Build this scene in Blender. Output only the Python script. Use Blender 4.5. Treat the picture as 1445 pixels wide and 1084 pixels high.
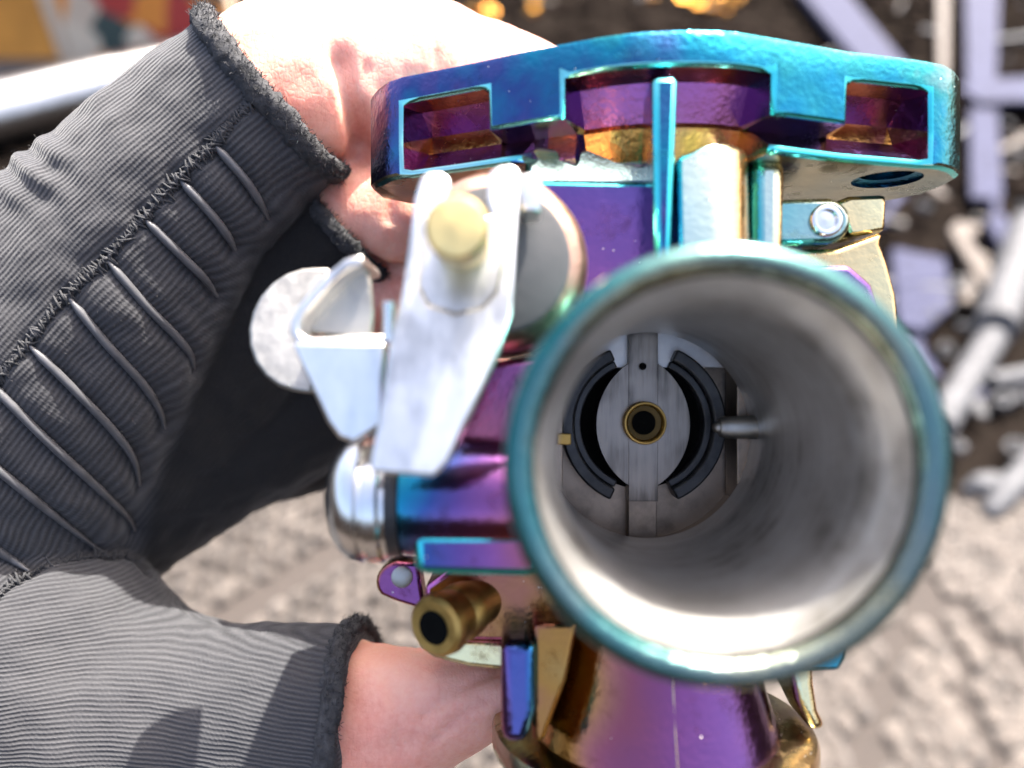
import bpy, bmesh, math, random
import numpy as np
from mathutils import Vector, Matrix, noise
from mathutils.bvhtree import BVHTree

random.seed(7); RNG = np.random.default_rng(7)
for o in list(bpy.data.objects): bpy.data.objects.remove(o)
scene = bpy.context.scene
C = scene.collection
rad = math.radians

# ------------------------------------------------------------------ camera, sky, sun, exposure
S = 0.0007                      # one modelling unit of the carburettor and the hand, in metres
F = 1091.0                      # focal length in photo pixels (photo 1445 x 1084)
PITCH = 40.0
CAM = Vector((0.0, 0.0, 0.50))
ROT = Matrix.Rotation(rad(-PITCH), 4, 'X')

cam = bpy.data.cameras.new('camera'); co = bpy.data.objects.new('camera', cam); C.objects.link(co)
co.location = CAM; co.rotation_euler = (rad(90 - PITCH), 0, 0)
cam.sensor_width = 36; cam.lens = 36 * F / 1445.0
cam.clip_start = 0.005; cam.clip_end = 500
cam.dof.use_dof = True; cam.dof.focus_distance = 137 * S; cam.dof.aperture_fstop = 10.5
cam.dof.aperture_blades = 0
scene.camera = co

SUN = (ROT.to_3x3() @ Vector((0.33, -0.20, 0.92))).normalized()      # towards the sun
world = bpy.data.worlds.new('World'); scene.world = world; world.use_nodes = True
wn = world.node_tree.nodes; wl = world.node_tree.links
bg = wn['Background']; sky = wn.new('ShaderNodeTexSky'); sky.sky_type = 'NISHITA'; sky.sun_disc = False
sky.sun_elevation = math.asin(SUN.z); sky.sun_rotation = math.atan2(SUN.x, SUN.y)
sky.air_density = 0.7; sky.dust_density = 7.0; sky.ozone_density = 0.5
wl.new(sky.outputs[0], bg.inputs[0]); bg.inputs[1].default_value = 0.15
sl = bpy.data.lights.new('sun', 'SUN'); so = bpy.data.objects.new('sun', sl); C.objects.link(so)
sl.energy = 4.2; sl.angle = rad(0.55); sl.color = (1.0, 0.955, 0.88)
so.rotation_euler = SUN.to_track_quat('Z', 'Y').to_euler(); so.location = (1, -1, 3)
vs = scene.view_settings
vs.view_transform = 'Standard'; vs.look = 'None'; vs.gamma = 1.0; vs.use_curve_mapping = False
vs.exposure = 2.35
scene.cycles.use_denoising = True
scene.cycles.max_bounces = 12; scene.cycles.diffuse_bounces = 6; scene.cycles.glossy_bounces = 10

# ------------------------------------------------------------------ helpers: space
def P(px, py, d):               # a point of the carburettor/hand frame (x right, y away, z up)
    return Vector(((px - 722.5) * d / F, d, (542 - py) * d / F))
def W(px, py, dist):            # a point of the world, dist metres in front of the lens
    return CAM + ROT.to_3x3() @ (P(px, py, 1.0) * dist)
def G(px, py, z=0.0):           # a point of the world on the ground
    v = ROT.to_3x3() @ P(px, py, 1.0)
    return CAM + v * ((z - CAM.z) / v.z)

# ------------------------------------------------------------------ helpers: materials
def mat(name):
    m = bpy.data.materials.new(name); m.use_nodes = True
    nt = m.node_tree
    return m, nt.nodes, nt.links, nt.nodes['Principled BSDF']
def nd(n, typ, **kw):
    x = n.new(typ)
    for k, v in kw.items():
        if k in x.inputs: x.inputs[k].default_value = v
        else: setattr(x, k, v)
    return x
def math_(n, l, op, a, b=None, c=None):
    x = n.new('ShaderNodeMath'); x.operation = op
    for i, v in enumerate((a, b, c)):
        if v is None: continue
        if isinstance(v, (int, float)): x.inputs[i].default_value = v
        else: l.new(v, x.inputs[i])
    return x.outputs[0]
def ramp(n, l, fac, stops, mode='LINEAR'):
    r = n.new('ShaderNodeValToRGB'); r.color_ramp.interpolation = mode
    e = r.color_ramp.elements
    while len(e) < len(stops): e.new(0.5)
    for i, (p, c) in enumerate(stops):
        e[i].position = p; e[i].color = (c[0], c[1], c[2], 1) if len(c) == 3 else c
    if fac is not None: l.new(fac, r.inputs[0])
    return r.outputs[0]
def bump(n, l, b, h, strength, dist):
    x = nd(n, 'ShaderNodeBump'); x.inputs['Strength'].default_value = strength
    x.inputs['Distance'].default_value = dist
    l.new(h, x.inputs['Height']); l.new(x.outputs[0], b.inputs['Normal']); return x
def noise_(n, l, scale, detail=4, rough=0.55, vec=None, dist=0.0):
    x = nd(n, 'ShaderNodeTexNoise'); x.inputs['Scale'].default_value = scale
    x.inputs['Detail'].default_value = detail; x.inputs['Roughness'].default_value = rough
    x.inputs['Distortion'].default_value = dist
    if vec is not None: l.new(vec, x.inputs['Vector'])
    return x.outputs[0]
def objco(n, scale=None, l=None):
    t = n.new('ShaderNodeTexCoord').outputs['Object']
    if scale:
        mp = n.new('ShaderNodeMapping'); mp.inputs['Scale'].default_value = scale; l.new(t, mp.inputs[0]); return mp.outputs[0]
    return t

RAINBOW = [(0.00, (0.80, 0.60, 0.24)), (0.10, (0.76, 0.36, 0.09)), (0.20, (0.62, 0.17, 0.22)),
           (0.30, (0.46, 0.15, 0.40)), (0.40, (0.24, 0.125, 0.40)), (0.50, (0.08, 0.15, 0.42)),
           (0.60, (0.03, 0.38, 0.58)), (0.69, (0.05, 0.44, 0.44)), (0.78, (0.42, 0.54, 0.48)),
           (0.88, (0.80, 0.70, 0.38)), (1.00, (0.84, 0.38, 0.10))]
def irid(name, offset, d=(0, 0, 0), nz=0.10, rough=0.2, pos=(0, 0, 0), sc=60, specks=0.5, cast=0.25, dim=0.62):
    """titanium-rainbow coating: its film thickness follows the way each face was turned in the coating chamber"""
    m, n, l, b = mat(name)
    tc = n.new('ShaderNodeTexCoord')
    dt = nd(n, 'ShaderNodeVectorMath', operation='DOT_PRODUCT'); l.new(tc.outputs['Normal'], dt.inputs[0]); dt.inputs[1].default_value = d
    dp = nd(n, 'ShaderNodeVectorMath', operation='DOT_PRODUCT'); l.new(tc.outputs['Object'], dp.inputs[0]); dp.inputs[1].default_value = tuple(p / S for p in pos)
    nz_ = noise_(n, l, sc, 3, 0.5, tc.outputs['Object'])
    t = math_(n, l, 'ADD', dt.outputs['Value'], dp.outputs['Value'])
    t = math_(n, l, 'MULTIPLY_ADD', math_(n, l, 'SUBTRACT', nz_, 0.5), nz * 2.2, t)
    t = math_(n, l, 'MULTIPLY_ADD', math_(n, l, 'SUBTRACT', noise_(n, l, sc * 0.4, 2, 0.5, tc.outputs['Object'], 0.6), 0.5), nz * 2.6, t)
    t = math_(n, l, 'ADD', t, offset)
    t = math_(n, l, 'PINGPONG', t, 1.0)
    col = ramp(n, l, t, [(p_, tuple(c_ * dim for c_ in q_)) for p_, q_ in RAINBOW])
    # dust specks
    v = nd(n, 'ShaderNodeTexVoronoi'); v.inputs['Scale'].default_value = 640; l.new(tc.outputs['Object'], v.inputs['Vector'])
    big = noise_(n, l, 120, 2, 0.5, tc.outputs['Object'])
    sp = math_(n, l, 'LESS_THAN', v.outputs['Distance'], math_(n, l, 'MULTIPLY', math_(n, l, 'SUBTRACT', big, 0.42), 0.55 * specks))
    mx = nd(n, 'ShaderNodeMix', data_type='RGBA'); l.new(sp, mx.inputs[0]); l.new(col, mx.inputs[6]); mx.inputs[7].default_value = (0.75, 0.68, 0.6, 1)
    gr = ramp(n, l, noise_(n, l, 230, 5, 0.7, tc.outputs['Object'], 0.4), [(0.56, (0, 0, 0)), (0.70, (1, 1, 1))])
    gm = nd(n, 'ShaderNodeMix', data_type='RGBA', blend_type='MULTIPLY'); l.new(math_(n, l, 'MULTIPLY', gr, 0.45), gm.inputs[0]); l.new(mx.outputs[2], gm.inputs[6]); gm.inputs[7].default_value = (0.35, 0.30, 0.25, 1)
    l.new(gm.outputs[2], b.inputs['Base Color'])
    met = math_(n, l, 'SUBTRACT', 1.0, math_(n, l, 'MULTIPLY', sp, 0.8)); l.new(met, b.inputs['Metallic'])
    rn = noise_(n, l, 900, 3, 0.6, tc.outputs['Object'])
    rr = math_(n, l, 'MULTIPLY_ADD', rn, 0.16, rough - 0.11)
    rr = math_(n, l, 'MULTIPLY_ADD', sp, 0.4, rr); rr = math_(n, l, 'MULTIPLY_ADD', gr, 0.22, rr); l.new(rr, b.inputs['Roughness'])
    h = noise_(n, l, 1500, 3, 0.6, tc.outputs['Object'])
    h2 = noise_(n, l, 260, 3, 0.5, tc.outputs['Object'])
    h = math_(n, l, 'MULTIPLY_ADD', h2, 1.8, h)
    bump(n, l, b, h, cast, 0.0002)
    return m
def metal(name, col, rough=0.3, nscale=900, cast=0.15, var=0.25, aniso=None, metallic=1.0):
    m, n, l, b = mat(name)
    oc = objco(n, aniso, l) if aniso else objco(n)
    nn = noise_(n, l, nscale, 4, 0.6, oc)
    big = noise_(n, l, 90, 3, 0.6, objco(n))
    f = math_(n, l, 'MULTIPLY_ADD', big, 0.6, math_(n, l, 'MULTIPLY', nn, 0.4))
    c = ramp(n, l, f, [(0.38, tuple(x * (1 - var) for x in col)), (0.52, col), (0.64, tuple(min(1, x * (1 + var * 0.4)) for x in col))])
    l.new(c, b.inputs['Base Color']); b.inputs['Metallic'].default_value = metallic
    l.new(math_(n, l, 'MULTIPLY_ADD', nn, 0.25, rough - 0.12), b.inputs['Roughness'])
    bump(n, l, b, nn, cast, 0.0002)
    return m
def plain(name, col, rough=0.6, nscale=300, var=0.3, cast=0.3, bd=0.001, spec=0.5):
    m, n, l, b = mat(name)
    nn = noise_(n, l, nscale, 5, 0.6, objco(n))
    c = ramp(n, l, nn, [(0.3, tuple(x * (1 - var) for x in col)), (0.7, tuple(min(1, x * (1 + var)) for x in col))])
    l.new(c, b.inputs['Base Color']); b.inputs['Roughness'].default_value = rough
    b.inputs['Specular IOR Level'].default_value = spec
    bump(n, l, b, nn, cast, bd)
    return m

M = {}
M['edge_glint'] = irid('rainbow_edge_glint', 0.70, nz=0.06, rough=0.16, specks=0.1, cast=0.1, dim=1.25)  # lighter cyan paints the sun's glint onto bevelled edges
M['edge_gold'] = irid('rainbow_edge_gold', 0.02, nz=0.08, rough=0.2, specks=0.1, cast=0.1, dim=1.0)
M['edge_pink'] = irid('rainbow_edge_pink', 0.28, nz=0.06, rough=0.2, specks=0.1, cast=0.1, dim=1.0)
M['flange'] = irid('rainbow_flange', 0.48, d=(0.06, 0.02, 0.05), pos=(0.0011, 0, 0.001), nz=0.13, rough=0.18, cast=0.5, sc=170, dim=0.46)  # position term paints the right end brighter, as if turned to the sun
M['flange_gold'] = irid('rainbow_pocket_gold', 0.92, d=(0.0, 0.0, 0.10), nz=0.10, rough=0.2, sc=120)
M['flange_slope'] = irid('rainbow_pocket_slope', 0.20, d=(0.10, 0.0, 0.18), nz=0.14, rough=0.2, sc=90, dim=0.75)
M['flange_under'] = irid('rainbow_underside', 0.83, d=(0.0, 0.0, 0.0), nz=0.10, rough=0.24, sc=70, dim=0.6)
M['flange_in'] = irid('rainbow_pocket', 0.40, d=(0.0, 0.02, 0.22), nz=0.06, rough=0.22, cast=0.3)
M['violet'] = irid('rainbow_violet', 0.02, pos=(0, 0, 0.0045), nz=0.10, rough=0.22)
M['violet_bowl'] = irid('rainbow_bowl', 0.08, d=(0.16, -0.23, 0.0), nz=0.08, rough=0.16, dim=0.46)
M['gold'] = irid('rainbow_gold', 0.90, d=(0.10, 0, 0.05), nz=0.06, rough=0.2, dim=0.9)
M['silverblue'] = irid('rainbow_silver_blue', 0.75, d=(0.10, 0, 0.1), nz=0.06, rough=0.24, dim=0.85)
M['column'] = irid('rainbow_column', 0.80, d=(0.24, 0, 0), nz=0.05, rough=0.22, dim=1.0)
M['lip'] = irid('rainbow_lip', 0.76, nz=0.10, rough=0.2, specks=0.1, sc=80, cast=0.6, dim=0.36)  # hue noise mixes yellow-green rim glints into the colour
M['bronze'] = irid('rainbow_bronze', 0.90, d=(0.05, 0, 0.0), nz=0.10, rough=0.24, sc=90, dim=0.6)
M['rim'] = irid('rainbow_rim', 0.725, nz=0.06, rough=0.26, specks=0.1, dim=0.30)
M['orange'] = irid('rainbow_orange', 0.13, d=(-0.06, 0, 0.06), nz=0.09, rough=0.24, sc=110, dim=0.42)
M['blue'] = irid('rainbow_blue', 0.47, d=(0.12, 0, 0.06), nz=0.06, rough=0.2)
M['body'] = irid('rainbow_body', 0.40, d=(0.10, 0, 0.30), nz=0.10, rough=0.22, sc=80)
M['ledge'] = irid('rainbow_ledge', -0.28, d=(0.0, 0.0, 0.10), pos=(-0.024, 0, 0), nz=0.10, rough=0.16, sc=90, dim=0.55)
M['teal'] = irid('rainbow_teal', 0.66, d=(0.0, 0, 0.12), nz=0.08, rough=0.24)
M['copper'] = metal('coppery_rim', (0.48, 0.29, 0.20), 0.36, 700, 0.5, 0.35)
M['zinc'] = metal('zinc_plate', (0.72, 0.70, 0.66), 0.32, 420, 0.25, 0.38, aniso=(1, 1, 0.4))
M['zinc_rough'] = metal('zinc_worn', (0.40, 0.385, 0.35), 0.45, 500, 0.3, 0.3)
M['chrome'] = metal('polished_steel', (0.75, 0.74, 0.72), 0.20, 500, 0.05, 0.15)
M['alu'] = metal('machined_aluminium', (0.74, 0.73, 0.71), 0.56, 500, 0.12, 0.16, aniso=(1, 3, 1))
m, n, l, b = mat('turned_bore')
oc = objco(n); ring_ = noise_(n, l, 900, 3, 0.6, objco(n, (0.02, 1, 0.02), l)); st = noise_(n, l, 130, 5, 0.65, oc); st2 = noise_(n, l, 700, 3, 0.6, oc)
f = math_(n, l, 'MULTIPLY_ADD', ring_, 0.35, math_(n, l, 'MULTIPLY_ADD', st, 0.5, math_(n, l, 'MULTIPLY', st2, 0.15)))
l.new(ramp(n, l, f, [(0.38, (0.34, 0.31, 0.27)), (0.47, (0.60, 0.575, 0.54)), (0.60, (0.74, 0.725, 0.70))]), b.inputs['Base Color'])
b.inputs['Metallic'].default_value = 0.88; l.new(math_(n, l, 'MULTIPLY_ADD', st, 0.34, 0.20), b.inputs['Roughness'])
bump(n, l, b, math_(n, l, 'MULTIPLY_ADD', st2, 0.9, ring_), 0.45, 0.00015)
M['bore'] = m
M['alu_dark'] = metal('oiled_aluminium', (0.30, 0.24, 0.185), 0.42, 400, 0.15, 0.45)
M['slide'] = metal('slide_steel', (0.21, 0.18, 0.15), 0.32, 330, 0.15, 0.65, aniso=(3, 1, 0.3))
M['black'] = metal('black_anodised', (0.05, 0.05, 0.05), 0.42, 500, 0.25, 0.6, metallic=0.4)
M['brass'] = metal('aged_brass', (0.46, 0.29, 0.085), 0.46, 600, 0.15, 0.35)
M['jet_dark'] = metal('dark_brass', (0.10, 0.065, 0.025), 0.5, 600, 0.1, 0.3)
M['brass_bright'] = metal('bright_brass', (0.80, 0.60, 0.25), 0.38, 600, 0.1, 0.15)
M['dark'] = plain('dark_hole', (0.004, 0.004, 0.0035), 0.9, 200, 0.3, 0.3, 0.001, 0.05)
M['oring'] = plain('black_rubber', (0.015, 0.015, 0.016), 0.45, 300)
M['grey_plastic'] = plain('grey_cap', (0.058, 0.058, 0.060), 0.45, 200, 0.08, 0.1)

# ------------------------------------------------------------------ helpers: meshes
class Thing:
    """an Empty at the thing's base; parts are given in frame units and parented to it"""
    def __init__(self, name, label, cat, base, group=None, frame=True):
        self.o = bpy.data.objects.new(name, None); C.objects.link(self.o)
        self.base = Vector(base); self.frame = frame
        if frame:
            self.o.location = CAM + ROT.to_3x3() @ (self.base * S); self.o.rotation_euler = (rad(-PITCH), 0, 0)
        else: self.o.location = self.base
        self.o.empty_display_size = 0.01
        self.o['label'] = label; self.o['category'] = cat
        if group: self.o['group'] = group
def link(name, me, parent=None, material=None, smooth=40, bevel=0, seg=2, label=None, edge=None):
    ob = bpy.data.objects.new(name, me); C.objects.link(ob)
    if material is not None:
        for mm in (material if isinstance(material, (list, tuple)) else [material]): me.materials.append(mm)
    if smooth:
        me.shade_smooth(); me.set_sharp_from_angle(angle=rad(smooth))
    if bevel:
        bv = ob.modifiers.new('bevel', 'BEVEL'); bv.width = bevel; bv.segments = seg; bv.limit_method = 'ANGLE'; bv.angle_limit = rad(35)
        if edge is not None: me.materials.append(edge); bv.material = len(me.materials) - 1
    if parent is not None: ob.parent = parent
    if label: ob['label'] = label
    return ob
def raw(verts, faces, name='m'):
    me = bpy.data.meshes.new(name); me.from_pydata([tuple(v) for v in verts], [], faces); me.validate(); 
    bm = bmesh.new(); bm.from_mesh(me); bmesh.ops.recalc_face_normals(bm, faces=bm.faces); bm.to_mesh(me); bm.free()
    return me
def part(name, th, vf, material, smooth=40, bevel=0.0, seg=2, label=None, sub=None, edge=None):
    v, f = vf
    v = [(Vector(x) - th.base) * S for x in v] if th.frame else [Vector(x) - th.base for x in v]
    return link(name, raw(v, f, name), sub or th.o, material, smooth, bevel * (S if th.frame else 1), seg, label, edge)
def merge(*vfs):
    V, Fc = [], []
    for v, f in vfs:
        k = len(V); V += list(v); Fc += [tuple(i + k for i in q) for q in f]
    return V, Fc
def rings(rs, cap=True, closed=False):
    n = len(rs[0]); V = [p for r in rs for p in r]; Fc = []
    m = len(rs)
    for i in range(m if closed else m - 1):
        for j in range(n):
            a, b = i * n + j, i * n + (j + 1) % n
            i2 = (i + 1) % m
            Fc.append((a, b, i2 * n + (j + 1) % n, i2 * n + j))
    if cap and not closed: Fc.append(tuple(range(n))[::-1]); Fc.append(tuple((m - 1) * n + j for j in range(n)))
    return V, Fc
def revolve(prof, c, axis='Y', n=64, closed=False, cap=False):
    """prof: (position along axis, radius)"""
    rs = []
    for (y, r) in prof:
        ring = []
        for k in range(n):
            a = 2 * math.pi * k / n; u, w = r * math.cos(a), r * math.sin(a)
            ring.append(Vector((c[0] + u, y, c[2] + w)) if axis == 'Y' else
                        Vector((y, c[1] + u, c[2] + w)) if axis == 'X' else Vector((c[0] + u, c[1] + w, y)))
        rs.append(ring)
    return rings(rs, cap, closed)
def prism_pts(front, vec):
    n = len(front); vec = Vector(vec); V = list(front) + [p + vec for p in front]
    return V, [tuple(range(n))[::-1], tuple(range(n, 2 * n))] + [(i, (i + 1) % n, n + (i + 1) % n, n + i) for i in range(n)]
def prism(pxs, d0, depth, tilt=0.0):
    """outline measured at distance d0, given real depth along y; tilt leans the top away"""
    f = [P(x, y, d0) for x, y in pxs]
    if tilt:
        z0 = min(p.z for p in f)
        f = [Vector((p.x, p.y + (p.z - z0) * tilt, p.z)) for p in f]
    return prism_pts(f, (0, depth, 0))
def box(x0, x1, y0, y1, z0, z1):
    return prism_pts([Vector((x0, y0, z0)), Vector((x1, y0, z0)), Vector((x1, y0, z1)), Vector((x0, y0, z1))], (0, y1 - y0, 0))
def catmull(pts, sub=8):
    pts = [np.array(p, float) for p in pts]; out = []
    Q = [2 * pts[0] - pts[1]] + pts + [2 * pts[-1] - pts[-2]]
    for i in range(1, len(Q) - 2):
        p0, p1, p2, p3 = Q[i - 1], Q[i], Q[i + 1], Q[i + 2]
        for k in range(sub):
            t = k / sub
            out.append(0.5 * ((2 * p1) + (-p0 + p2) * t + (2 * p0 - 5 * p1 + 4 * p2 - p3) * t * t + (-p0 + 3 * p1 - 3 * p2 + p3) * t ** 3))
    out.append(pts[-1]); return out
def tube(pts, n=16, flat=1.0, sub=8, dome=(True, True)):
    """pts: (x,y,z,r) control points -> closed swept tube with round ends"""
    A = catmull(pts, sub) if sub > 1 else [np.array(p, float) for p in pts]
    cs = [Vector(a[:3]) for a in A]; r = [max(a[3], 1e-4) for a in A]
    T = [(cs[min(i + 1, len(cs) - 1)] - cs[max(i - 1, 0)]).normalized() for i in range(len(cs))]
    up = Vector((0, 1, 0)) if abs(T[0].y) < 0.9 else Vector((1, 0, 0))
    rs = []
    def ring(c, t, rr):
        nonlocal up
        s = up.cross(t).normalized(); up = t.cross(s).normalized()
        return [c + s * (rr * math.cos(2 * math.pi * k / n)) + up * (rr * flat * math.sin(2 * math.pi * k / n)) for k in range(n)]
    if dome[0]:
        for a in (75, 50, 25): rs.append(ring(cs[0] - T[0] * r[0] * math.sin(rad(a)), T[0], r[0] * math.cos(rad(a))))
    for i in range(len(cs)): rs.append(ring(cs[i], T[i], r[i]))
    if dome[1]:
        for a in (25, 50, 75): rs.append(ring(cs[-1] + T[-1] * r[-1] * math.sin(rad(a)), T[-1], r[-1] * math.cos(rad(a))))
    return rings(rs)
def rod(a, b, r, n=14, r2=None):
    a = Vector(a); b = Vector(b); return tube([(*a, r), (*b, r2 or r)], n, sub=1, dome=(False, False))
def lathe_between(a, b, prof, n=24):
    """prof: (distance along a->b, radius)"""
    a = Vector(a); t = (Vector(b) - a).normalized(); s = t.orthogonal().normalized(); u = t.cross(s)
    return rings([[a + t * y + s * (r * math.cos(2 * math.pi * k / n)) + u * (r * math.sin(2 * math.pi * k / n)) for k in range(n)] for y, r in prof], True)

# ------------------------------------------------------------------ the setting
def struct(name, me, m):
    o = link(name, me, None, m, smooth=0); o['kind'] = 'structure'; return o
m, n, l, b = mat('oily_dark_earth')
oc = objco(n)
a1 = noise_(n, l, 14, 6, 0.65, oc); a2 = noise_(n, l, 160, 5, 0.7, oc)
f = math_(n, l, 'MULTIPLY_ADD', a2, 0.5, math_(n, l, 'MULTIPLY', a1, 0.5))
l.new(ramp(n, l, f, [(0.33, (0.005, 0.004, 0.0035)), (0.55, (0.012, 0.0095, 0.008)), (0.75, (0.030, 0.024, 0.020))]), b.inputs['Base Color'])
b.inputs['Roughness'].default_value = 0.95; b.inputs['Specular IOR Level'].default_value = 0.0
bump(n, l, b, f, 0.8, 0.01)
M['earth'] = m
gx = [-300, -40, -8] + [i * 0.25 for i in range(-16, 17)] + [8, 40, 300]
V = []; Fc = []
for yy in gx:
    for xx in gx: V.append((xx, yy, 0.012 * noise.noise(Vector((xx * 3, yy * 3, 1))) - 0.012))
N = len(gx)
for i in range(N - 1):
    for j in range(N - 1): Fc.append((i * N + j, i * N + j + 1, (i + 1) * N + j + 1, (i + 1) * N + j))
struct('ground', raw(V, Fc, 'ground'), M['earth'])

# chunky woven rug: a backing sheet with rows of yarn loops
m, n, l, b = mat('beige_yarn')
oc = objco(n)
a1 = noise_(n, l, 7, 3, 0.6, oc); a2 = noise_(n, l, 240, 4, 0.7, oc)
isl = n.new('ShaderNodeNewGeometry')
f = math_(n, l, 'ADD', math_(n, l, 'MULTIPLY', a1, 0.35), math_(n, l, 'MULTIPLY', a2, 0.35))
f = math_(n, l, 'MULTIPLY_ADD', isl.outputs['Random Per Island'], 0.3, f)
l.new(ramp(n, l, f, [(0.25, (0.026, 0.020, 0.016)), (0.5, (0.056, 0.045, 0.037)), (0.8, (0.088, 0.072, 0.060))]), b.inputs['Base Color'])
b.inputs['Roughness'].default_value = 0.9; b.inputs['Sheen Weight'].default_value = 0.15
bump(n, l, b, a2, 0.6, 0.002)
M['yarn'] = m
M['rug_back'] = plain('rug_backing', (0.030, 0.023, 0.019), 0.9, 400, 0.35, 0.6, 0.002)
e0, e1 = G(250, 640), G(1500, 715)
ru = Thing('woven_rug', 'chunky beige woven rug of yarn loops lying under the hand', 'rug', (0.1, 0.25, 0.0), frame=False)
far = lambda x: e0.y + (e1.y - e0.y) * (x - e0.x) / (e1.x - e0.x)
xs = [-0.75 + i * 0.05 for i in range(36)]
V = []; Fc = []
for x in xs: V += [(x, -0.55, 0.002), (x, far(x), 0.002), (x, far(x), 0.006), (x, -0.55, 0.006)]
for i in range(len(xs) - 1):
    for j in range(4): Fc.append((i * 4 + j, i * 4 + (j + 1) % 4, (i + 1) * 4 + (j + 1) % 4, (i + 1) * 4 + j))
Fc += [(0, 1, 2, 3), tuple((len(xs) - 1) * 4 + k for k in (3, 2, 1, 0))]
part('backing', ru, (V, Fc), M['rug_back'], smooth=0)
ico = bmesh.new(); bmesh.ops.create_icosphere(ico, subdivisions=2, radius=1.0)
iv = np.array([v.co[:] for v in ico.verts]); ifc = np.array([[v.index for v in f_.verts] for f_ in ico.faces]); ico.free()
pv = []; pf = []; k = 0
ang = rad(42); ca, sa = math.cos(ang), math.sin(ang); pitch_r, pitch_l = 0.0128, 0.0172
seams = []
for px_, py_, qx, qy in ((1290, 800, 1215, 1100), (1290, 800, 1400, 1100), (1330, 850, 1460, 960)):
    seams.append((G(px_, py_), G(qx, qy)))
def segd(x, y, a, c):
    ax, ay = a.x, a.y; dx, dy = c.x - ax, c.y - ay
    t = max(0, min(1, ((x - ax) * dx + (y - ay) * dy) / (dx * dx + dy * dy))); return math.hypot(x - ax - t * dx, y - ay - t * dy)
bandc = G(470, 790)
for i in range(-80, 81):
    for j in range(-60, 61):
        u = i * pitch_l + (0.5 * pitch_l if j % 2 else 0); w = j * pitch_r
        x = 0.05 + u * ca - w * sa; y = 0.30 + u * sa + w * ca
        x += random.gauss(0, 0.0008); y += random.gauss(0, 0.0008)
        if y > far(x) - 0.004 or y < 0.02 or abs(x - 0.02) > 0.68: continue
        wb = -(x - bandc.x) * sa + (y - bandc.y) * ca        # diagonal stripe left free of loops
        if abs(wb) < 0.016: continue
        if any(segd(x, y, a, c) < 0.0085 for a, c in seams): continue
        rx, ry, rz = 0.0088 * random.uniform(0.8, 1.15), 0.0064 * random.uniform(0.85, 1.1), 0.0066 * random.uniform(0.7, 1.25)
        if x > 0.10: rx *= 1.3; ry *= 1.35; rz *= 0.6
        a_ = ang + random.gauss(0.25, 0.25)
        q = iv * np.array([rx, ry, rz]); q = q * (1 + 0.10 * RNG.standard_normal((len(iv), 1)))
        pv.append(np.stack([x + q[:, 0] * math.cos(a_) - q[:, 1] * math.sin(a_), y + q[:, 0] * math.sin(a_) + q[:, 1] * math.cos(a_), 0.0075 + q[:, 2]], 1))
        pf.append(ifc + k * len(iv)); k += 1
v = np.concatenate(pv) - np.array(ru.base); f_ = np.concatenate(pf)
me = bpy.data.meshes.new('yarn_loops'); me.from_pydata(v.tolist(), [], f_.tolist())
o = link('yarn_loops', me, ru.o, M['yarn'], smooth=80); o['kind'] = 'stuff'


# ------------------------------------------------------------------ things lying around behind the hand
M['steel_sky'] = plain('steel_sky_tint', (0.028, 0.030, 0.056), 0.8, 60, 0.3, 0.2, 0.001, 0.12)  # sky reflection on the steel, put into a bluish base colour
M['steel'] = plain('dull_steel', (0.060, 0.061, 0.066), 0.65, 90, 0.5, 0.3, 0.001, 0.2)
M['pipe_steel'] = metal('pipe_steel', (0.50, 0.50, 0.50), 0.30, 120, 0.15, 0.3)
M['rust'] = metal('tan_steel', (0.045, 0.032, 0.024), 0.75, 200, 0.2, 0.5, metallic=0.0)
M['nut_brass'] = metal('nut_brass', (0.60, 0.28, 0.05), 0.25, 300, 0.1, 0.2)
M['tyre'] = plain('dusty_tyre', (0.10, 0.095, 0.09), 0.8, 150, 0.4, 0.5, 0.003)
M['tarp'] = plain('dark_grey_cloth', (0.06, 0.055, 0.052), 0.9, 120, 0.4, 0.6, 0.004)
M['stone'] = plain('dark_gravel', (0.013, 0.010, 0.0085), 0.95, 90, 0.6, 0.5, 0.002, 0.0)
pv = []; pf = []; k = 0
ico = bmesh.new(); bmesh.ops.create_icosphere(ico, subdivisions=1, radius=1.0)
jv = np.array([v.co[:] for v in ico.verts]); jf = np.array([[v.index for v in f_.verts] for f_ in ico.faces]); ico.free()
while k < 7000:
    x = random.uniform(-1.6, 1.7); y = random.uniform(0.45, 2.6)
    if y < far(x) + 0.01: continue
    r = random.choice((0.004, 0.006, 0.009, 0.014)) * random.uniform(0.7, 1.3)
    q = jv * (1 + 0.2 * RNG.standard_normal((len(jv), 1))) * np.array([r, r * random.uniform(0.6, 1), r * 0.6])
    pv.append(q + np.array([x, y, r * 0.1 - 0.006])); pf.append(jf + k * len(jv)); k += 1
me = bpy.data.meshes.new('gravel'); me.from_pydata(np.concatenate(pv).tolist(), [], np.concatenate(pf).tolist())
o = link('gravel', me, None, M['stone'], smooth=0); o['kind'] = 'stuff'; o['label'] = 'dark oily gravel scattered on the ground beyond the rug'; o['category'] = 'gravel'

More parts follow.
